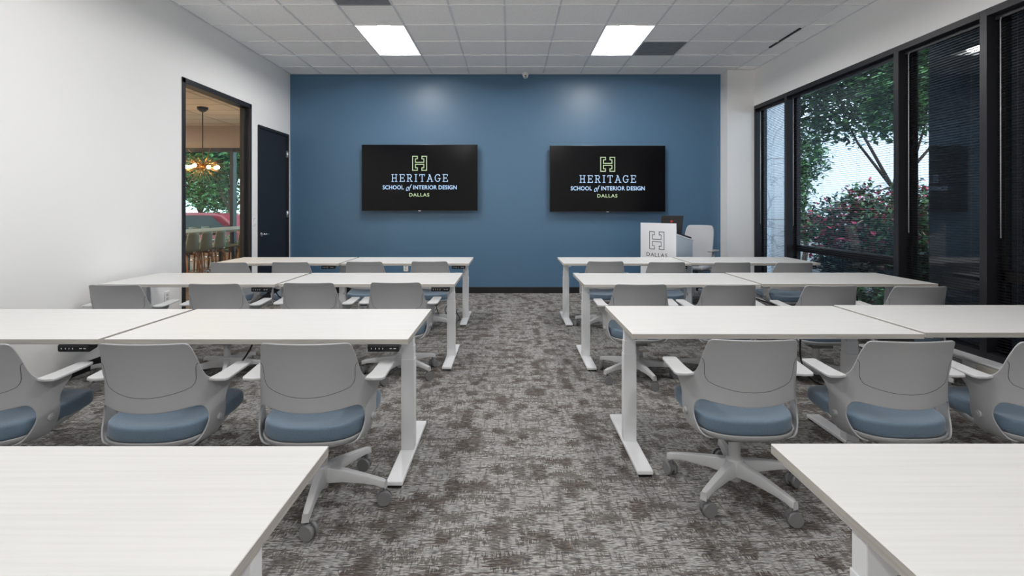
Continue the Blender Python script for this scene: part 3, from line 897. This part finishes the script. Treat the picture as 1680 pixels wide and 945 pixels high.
def place_desk(side, x, y, label, rz=0):
    p = dl if side == 'l' else dr
    if not used[side]:
        used[side] = True; p.location = (x, y, 0); p.rotation_euler.z = rz; p['label'] = label; return p
    return dup(p, (x, y, 0), rz, label)
for i, (rn, y) in enumerate(rows):
    place_desk('l', edgeL[i] - .7575, y, 'white-topped desk in the %s, left of the aisle, end beside the aisle' % rn)
    place_desk('l', edgeL[i] - .7575 - 1.545, y - (.01 if i == 1 else 0), 'white-topped desk in the %s, left of the aisle, end against the left wall' % rn)
for i, (rn, y) in enumerate(rowsR):
    place_desk('r', edgeR[i] + .7575, y, 'white-topped desk in the %s, right of the aisle, end beside the aisle' % rn)
    if i < 3: place_desk('r', edgeR[i] + .7575 + 1.545, y + .03, 'white-topped desk in the %s, right of the aisle, end toward the windows' % rn)

for o in list(C.objects):
    if o.name.startswith('desk') and o.parent is None and o.location.y < 1.5:
        sgn, dy = (1, .02) if o.location.x < 0 else (-1, .05)
        for c in o.children:
            if c.name.startswith('leg'): c.location = (sgn * .022, dy, 0)

# ================================================================= TASK CHAIRS
def lerp(a, b, t): return a + (b - a) * t
def make_base(t, cx=.02, cy=.03, rot=0.0, ncast=5, colm='base_grey', top=.36):
    hub = MB()
    hub.lathe([(.001, .055), (.030, .055), (.034, .085), (.046, .10), (.046, .150), (.040, .166), (.028, .172), (.028, .30), (.0, .30)], (cx, cy, 0), n=24)
    for k in range(5):
        a = rot + 2 * PI * k / 5
        R = Matrix.Translation((cx, cy, 0)) @ Matrix.Rotation(a, 4, 'Z')
        # tapered spoke
        st_ = [(.02, .027, .085, .160), (.12, .024, .098, .150), (.23, .020, .098, .134), (.285, .019, .094, .124), (.312, .0175, .085, .119), (.328, .012, .083, .112)]
        V = []; F = []
        for (r_, hw_, z0, z1) in st_:
            V += [(r_, -hw_, z0), (r_, hw_, z0), (r_, hw_ * .72, z1), (r_, -hw_ * .72, z1)]
        for i in range(len(st_) - 1):
            for j in range(4): F.append((i * 4 + j, (i + 1) * 4 + j, (i + 1) * 4 + (j + 1) % 4, i * 4 + (j + 1) % 4))
        F.append((3, 2, 1, 0)); q = 4 * (len(st_) - 1); F.append((q, q + 1, q + 2, q + 3))
        hub.add(V, F, 0, False, R)
    o = hub.build('star_base', M[colm], t, bevel=.004, seg=2)
    o.data.polygons.foreach_set('use_smooth', [True] * len(o.data.polygons))
    for k in range(5):
        a = rot + 2 * PI * k / 5
        px, py = cx + .305 * math.cos(a), cy + .305 * math.sin(a)
        yaw = a + [0.4, 1.9, -.8, 2.6, 1.1][k]
        dx, dy = math.cos(yaw), math.sin(yaw)
        c = MB()
        ax = Vector((-dy, dx, 0)); ctr = Vector((px + dx * .012, py + dy * .012, .0335))
        for s in (-1, 1):
            c.cyl(ctr + ax * (s * .008), ctr + ax * (s * .025), .0335, .032, n=24)
        c.cyl(ctr - ax * .009, ctr + ax * .009, .024, n=16)
        c.cyl((px, py, .05), (px, py, .09), .008, n=10)
        c.box(-.02, .02, -.0075, .0075, .035, .062, 0, Matrix.Translation((px, py, 0)) @ Matrix.Rotation(yaw, 4, 'Z'))
        c.build('caster', M['caster'], t)
    MB().cyl((cx, cy, .17), (cx, cy, top), .024, n=20).build('column', M[colm], t)

def smooth_all(o):
    o.data.polygons.foreach_set('use_smooth', [True] * len(o.data.polygons)); return o

def make_chair():
    t = thing('task_chair', '', 'chair', group='light grey task chairs with blue seats')
    # ---- back shell cage
    rowsP = [(.490, -.214, .226), (.552, -.206, .232), (.619, -.201, .234), (.71, -.210, .219), (.765, -.222, .207), (.804, -.237, .200)]
    colu = [0, .45, .82, 1.0]
    V = []; idx = {}
    def put(key, p):
        idx[key] = len(V); V.append(p)
    def yb(yc, x, z): return yc + (1.6 - 2.4 * max(0, z - .50)) * x * x
    for s in (1, -1):
        for i, (z, yc, hw) in enumerate(rowsP):
            for j, u in enumerate(colu):
                if s == -1 and j == 0: idx[(-1, i, 0)] = idx[(1, i, 0)]; continue
                x = u * hw
                put((s, i, j), (s * x, yb(yc, x, z), z + ((0, .003, .014, .022)[j] if i == 0 else 0)))
        arm = {2: [(.262, -.055, .613), (.298, .035, .611)],
               1: [(.261, -.070, .560), (.273, -.012, .560)],
               0: [(.258, -.076, .510), (.265, -.034, .505)]}
        for i, pts in arm.items():
            for j, p in enumerate(pts): put((s, i, 4 + j), (s * p[0], p[1], p[2]))
        low = [[(.246, -.112, .447), (.261, -.068, .447), (.265, -.020, .449)],
               [(.238, -.135, .398), (.252, -.085, .392), (.255, -.032, .389)],
               [(.222, -.158, .358), (.236, -.105, .351), (.239, -.045, .348)],
               [(.195, -.175, .338), (.204, -.115, .333), (.208, -.055, .332)],
               [(.130, -.155, .333), (.140, -.100, .330), (.140, -.050, .329)]]
        for k, row in enumerate(low):
            for j, p in enumerate(row): put((s, -1 - k, 3 + j), (s * p[0], p[1], p[2]))
    F = []
    def quad(a, b, c, d, s):
        q = [idx[a], idx[b], idx[c], idx[d]]
        F.append(q if s > 0 else q[::-1])
    for s in (1, -1):
        for i in range(5):
            for j in range(3): quad((s, i, j), (s, i, j + 1), (s, i + 1, j + 1), (s, i + 1, j), s)
        for i in range(-5, 2):
            for j in (3, 4): quad((s, i, j), (s, i, j + 1), (s, i + 1, j + 1), (s, i + 1, j), s)
    mb = MB(); mb.add(V, F, 0, True)
    o = mb.build('back_shell', [M['shell'], M['seam']], t)
    m = o.modifiers.new('s', 'SUBSURF'); m.levels = 3; m.render_levels = 3
    m = o.modifiers.new('t', 'SOLIDIFY'); m.thickness = .008; m.offset = 0
    m = o.modifiers.new('b', 'BEVEL'); m.width = .0025; m.segments = 2; m.limit_method = 'ANGLE'; m.angle_limit = math.radians(50)
    bake(o); smooth_all(o)
    # thin seam of the back insert, laid on the rear face
    bm = bmesh.new(); bm.from_mesh(o.data); bvh = BVHTree.FromBMesh(bm)
    key = [(.228, .708), (.219, .705), (.210, .695), (.207, .68), (.204, .63), (.198, .610), (.186, .594), (.16, .582), (.125, .572), (.08, .563), (.04, .559), (0, .558)]
    pts = [(x, z) for x, z in key] + [(-x, z) for x, z in reversed(key[:-1])]
    fine = []
    for a, b_ in zip(pts[:-1], pts[1:]):
        for q in range(3): fine.append((lerp(a[0], b_[0], q / 3), lerp(a[1], b_[1], q / 3)))
    P = []
    for x, z in fine:
        hit = bvh.ray_cast(Vector((x, -.8, z)), Vector((0, 1, 0)))
        if hit[0]: P.append(hit[0] + Vector((0, .0006, 0)))
    bm.free()
    sm = MB(); sm.tube(P, .0014, n=5)
    sm.build('insert_seam', M['seam'], o)
    # ---- seat cushion
    def outline(k, sc):
        a = 2 * PI * k / 48
        c, s_ = math.cos(a), math.sin(a)
        n = 3.6
        r_ = (abs(c) ** n + abs(s_) ** n) ** (-1 / n)
        x, y = r_ * c * .236, r_ * s_ * .236
        if y < 0: y *= 1.0 + .07 * max(0, 1 - (x / .238) ** 2) - .05
        x *= 1 + (.13 if y > 0 else .02) * (y / .22)
        return x * sc, y * sc + .028
    lay = [(.02, .356), (.6, .355), (.90, .356), (.965, .362), (1.0, .374), (1.006, .388), (1.0, .404), (.988, .412), (.965, .4165), (.90, .418), (.7, .417), (.4, .413), (.02, .412)]
    V = []; F = []
    for sc, z in lay:
        for k in range(48):
            x, y = outline(k, sc)
            yy = y - .028; V.append((x, y, z + .028 * (yy / .22 + 1) / 1.6 - .022 * max(0, yy / .22 - .6) + .009 * (x / .22) ** 2 * (z > .39) + .010 * (max(0, -yy) / .22) ** 2 * (z > .39)))
    for i in range(len(lay) - 1):
        for k in range(48): F.append((i * 48 + k, i * 48 + (k + 1) % 48, (i + 1) * 48 + (k + 1) % 48, (i + 1) * 48 + k))
    F.append(tuple(reversed(range(48)))); F.append(tuple((len(lay) - 1) * 48 + k for k in range(48)))
    mb = MB(); mb.add(V, F, 0, True); mb.build('seat_cushion', M['fabric'], t)
    # ---- pan under the cushion
    lay = [(.02, .322), (.45, .322), (.80, .325), (.96, .336), (1.02, .350), (1.035, .364), (1.03, .369), (1.01, .367), (.96, .358), (.8, .355), (.02, .355)]
    V = []; F = []
    for sc, z in lay:
        for k in range(48):
            x, y = outline(k, sc); x *= 1 - .14 * max(0, min(1, y / .12)); y *= (.93 if y > 0 else 1); V.append((x, y, z + .028 * ((y - .028) / .22 + 1) / 1.6 * min(1, sc)))
    for i in range(len(lay) - 1):
        for k in range(48): F.append((i * 48 + k, i * 48 + (k + 1) % 48, (i + 1) * 48 + (k + 1) % 48, (i + 1) * 48 + k))
    mb = MB(); mb.add(V, F, 0, True); mb.build('seat_pan', M['shell'], t)
    MB().box(-.08, .08, -.10, .12, .285, .330).box(.07, .21, .03, .045, .312, .320).build('tilt_mechanism', M['caster'], t, bevel=.006)
    # ---- armrests
    for s in (-1, 1):
        poly = [(.238, -.118), (.275, -.126), (.318, -.122), (.328, -.105), (.334, .080), (.326, .095), (.268, .097), (.259, .086), (.252, -.04)]
        if s < 0: poly = [(-x, y) for x, y in reversed(poly)]
        a = MB().prism(poly, .610, .623, 0, Matrix(((1, 0, 0, 0), (0, 1, 0, 0), (0, .075, 1, .008), (0, 0, 0, 1)))).build('armrest', M['base_grey'], t, bevel=.004, seg=3)
        b_ = MB()
        b_.cyl((s * .254, -.066, .425), (s * .270, -.066, .425), .018, .016, n=20)
        b_.cyl((s * .270, -.066, .425), (s * .274, -.066, .425), .012, .011, n=20)
        b_.build('pivot_bolt', M['shell'], t)
    make_base(t, 0, 0, top=.32)
    return t
ch0 = make_chair()
# (back-top mid x, back-top Y) -> chair origin; rows measured from the room
chairs = []
def add_chairs(lst, rowname, side):
    ordn = ['first', 'second', 'third', 'fourth']
    for i, (x, y, rz) in enumerate(lst):
        x += .008
        if side == 'left':
            where = ['nearest the aisle', 'second from the aisle', 'third from the aisle', 'nearest the left wall'][i]
        else:
            where = ['nearest the aisle', 'second from the aisle', 'third from the aisle', 'nearest the windows'][i]
        chairs.append((x, y, rz, 'grey swivel chair with blue seat, %s, %s of the aisle, %s' % (rowname, side, where)))
D2R = PI / 180
add_chairs([(1.108, 2.54, -1), (1.807, 2.515, .5), (2.482, 2.50, 0)], 'third row', 'right')
add_chairs([(-.915, 2.475, .5), (-1.63, 2.47, 0), (-2.411, 2.465, -1)], 'third row', 'left')
add_chairs([(1.031, 4.24, -1), (1.717, 4.21, 1), (2.486, 4.17, 0), (3.147, 4.125, -1)], 'second row', 'right')
add_chairs([(-.929, 4.34, 0), (-1.626, 4.32, 0), (-2.362, 4.27, 1), (-3.105, 4.21, 0)], 'second row', 'left')
add_chairs([(1.075, 5.98, 0), (1.749, 5.905, -1), (2.46, 5.87, 0), (3.13, 5.84, 1)], 'front row', 'right')
add_chairs([(-.911, 5.975, 0), (-1.64, 5.95, 0), (-2.454, 5.90, 1), (-3.12, 5.87, 0)], 'front row', 'left')
def spin_base(root, ang):
    R = Matrix.Rotation(ang, 4, 'Z')
    for c in root.children:
        if c.name.split('.')[0] in ('caster', 'star_base'):
            c.matrix_local = R
firstc = True
for i, (x, y, rz, lb) in enumerate(chairs):
    if i == 0: c = ch0; c.location = (x, y, 0); c.rotation_euler.z = rz * D2R; c['label'] = lb
    else: c = dup(ch0, (x, y, 0), rz * D2R, lb)
    chairs[i] = (c, i)
ANG = [8, 6, 38, -10, 38, 5, -4, 5, 38, 20, 38, 38, 5, 38, 12, 5, 38, 27, 40, 38, 40, 22]
for c, i in chairs:
    spin_base(c, ANG[i % len(ANG)] * D2R)

# ================================================================= LECTERN, LAPTOP, PRESENTER'S CHAIR
# the sign board runs from (1.90,7.40) to (2.26,6.93), body behind it
ang = math.atan2(-.47, .36)
lt = thing('lectern', 'pale grey lectern with a white sign board front beside the blue wall', 'lectern', (2.08, 7.165, 0), ang)
HB = .296
MB().box(-HB, HB, -.012, .004, .0, 1.195).build('sign_board', M['sign'], lt, bevel=.002)
mt = Matrix.Translation((0, -.0125, 0)) @ Matrix.Rotation(PI / 2, 4, 'X')
e = MB(); emblem(e, -.015, 1.195 - .243, .243, .0085, 0, mt)
fit_text(e, 'DALLAS', -.015, 1.195 - .472, .345, .055, 0, 1.2, 0, 0, mt)
e.build('printed_logo', M['print'], lt)
for s in (-1, 1):
    x0, x1 = (-HB, -HB + .018) if s < 0 else (HB - .018, HB)
    mb = MB()
    V = [(x0, .005, 0), (x0, .38, 0), (x0, .38, .945), (x0, .005, 1.035)] + [(x1, .005, 0), (x1, .38, 0), (x1, .38, .945), (x1, .005, 1.035)]
    mb.add(V, [(0, 1, 2, 3), (7, 6, 5, 4), (0, 4, 5, 1), (1, 5, 6, 2), (2, 6, 7, 3), (3, 7, 4, 0)])
    mb.build('side_panel', M['lect'], lt, fix=True)
V = [(-HB - .005, .005, 1.038), (HB + .005, .005, 1.038), (HB + .005, .40, .944), (-HB - .005, .40, .944), (-HB - .005, .005, 1.056), (HB + .005, .005, 1.056), (HB + .005, .40, .962), (-HB - .005, .40, .962)]
MB().add(V, [(0, 3, 2, 1), (4, 5, 6, 7), (0, 1, 5, 4), (1, 2, 6, 5), (2, 3, 7, 6), (3, 0, 4, 7)]).build('reading_top', M['sign'], lt, bevel=.002)
MB().box(-HB + .018, HB - .018, .03, .37, .45, .468).build('shelf', M['lect'], lt)
# laptop
lp = thing('laptop', 'open black laptop with a small red mark on its lid, on the lectern', 'laptop', (2.255, 7.165, 0), ang)
# local frame: lectern-aligned; stands on the sloping top
sl = -math.atan2(.094, .395)
Rb = Matrix.Translation((0, 0, 1.035)) @ Matrix.Rotation(sl, 4, 'X')
MB().box(-.175, .175, 0, .24, .0, .016, 0, Rb).build('keyboard_base', M['dark'], lp)
Rl = Rb @ Matrix.Translation((0, .0, .016)) @ Matrix.Rotation(.10, 4, 'X')
MB().box(-.175, .175, -.004, .004, 0, .25, 0, Rl).build('lid', M['dark'], lp)
MB().box(-.018, .014, -.0055, -.004, .155, .185, 0, Rl).box(.002, .02, -.0055, -.004, .165, .178, 0, Rl).build('red_mark', M['red_mark'], lp)
# chair
pc = thing('office_chair', 'pale grey mesh-backed office chair behind the lectern', 'chair', (2.765, 7.68, 0), PI - .72)
mb = MB(); V = []; nR, nC = 8, 9
for i in range(nR):
    v = i / (nR - 1); z = .60 + .54 * v
    hw = .215 + .012 * math.sin(v * PI) - (.02 if i == nR - 1 else 0)
    for j in range(nC):
        u = -1 + 2 * j / (nC - 1)
        V.append((u * hw, -.20 - .10 * v + .05 * u * u + .02 * math.sin(v * PI), z))
mb.add(V, [(i * nC + j, i * nC + j + 1, (i + 1) * nC + j + 1, (i + 1) * nC + j) for i in range(nR - 1) for j in range(nC - 1)], 0, True)
o = mb.build('backrest', M['meshback'], pc)
m = o.modifiers.new('s', 'SUBSURF'); m.levels = 2; m.render_levels = 2
m = o.modifiers.new('t', 'SOLIDIFY'); m.thickness = .02
bake(o); smooth_all(o)
MB().box(-.23, .23, -.20, .24, .50, .565).build('seat', M['meshback'], pc, bevel=.03, seg=4)
MB().box(-.10, .10, -.12, .10, .44, .50).cyl((.10, 0, .47), (.20, 0, .47), .009).cyl((.20, 0, .47), (.235, 0, .47), .022).build('tilt_mechanism', M['caster'], pc)
MB().tube([(0, -.10, .47), (0, -.24, .50), (0, -.26, .62), (0, -.27, .80)], .02).build('back_support', M['shell'], pc)
for s in (-1, 1):
    MB().box(s * .285 - .042, s * .285 + .042, -.14, .12, .765, .79).build('armrest', M['shell'], pc, bevel=.01, seg=3)
    MB().tube([(s * .10, 0, .48), (s * .27, -.01, .50), (s * .285, -.01, .56), (s * .285, -.01, .77)], [.016, .018, .02, .018]).build('arm_post', M['shell'], pc)
make_base(pc, 0, 0, .3, top=.46)

# ================================================================= CABLES
def cable(pts, label, r=.005):
    P = [Vector(p) for p in pts]; out = []
    n = len(P)
    for i in range(n - 1):
        p0, p1, p2, p3 = P[max(i - 1, 0)], P[i], P[i + 1], P[min(i + 2, n - 1)]
        for k in range(8):
            u = k / 8
            out.append(.5 * ((2 * p1) + (-p0 + p2) * u + (2 * p0 - 5 * p1 + 4 * p2 - p3) * u * u + (-p0 + 3 * p1 - 3 * p2 + p3) * u ** 3))
    out.append(P[-1])
    o = MB().tube(out, r, n=8).build('power_cable', M['cable'])
    tag(o, label, 'cable', 'black cables hanging below the desks')
cable([(1.62, 2.85, .705), (1.62, 2.85, .57), (1.66, 2.85, .47), (1.74, 2.85, .417), (1.83, 2.86, .415), (1.93, 2.90, .47)], 'black cable looping under the third-row desk right of the aisle')
cable([(-1.46, 2.92, .70), (-1.47, 2.92, .62), (-1.52, 2.90, .53), (-1.60, 2.88, .46), (-1.75, 2.9, .42), (-1.86, 2.92, .5)], 'black cable hanging under the third-row desk left of the aisle')
cable([(-.92, 6.42, .68), (-.96, 6.42, .4), (-.90, 6.4, .12), (-.84, 6.42, .02), (-.80, 6.40, .012), (-.76, 6.42, .02), (-.82, 6.5, .12), (-.72, 6.46, .22), (-.66, 6.4, .10), (-.62, 6.40, .012), (-.66, 6.34, .010)], 'black cable tangled on the carpet under the front-row desk left of the aisle')
cable([(3.05, 4.75, .70), (3.06, 4.78, .5), (3.02, 4.8, .38), (2.9, 4.82, .30)], 'black cable hanging from the second-row desk near the windows')
cable([(3.10, 4.72, .70), (3.20, 4.74, .62), (3.26, 4.78, .48), (3.27, 4.8, .36)], 'black cable curving down beside the chair nearest the windows, second row')
cable([(-2.12, 4.60, .70), (-2.08, 4.60, .62), (-2.02, 4.62, .58), (-1.95, 4.6, .66), (-1.93, 4.6, .70)], 'short black cable under the joint of the second-row desks, left of the aisle')
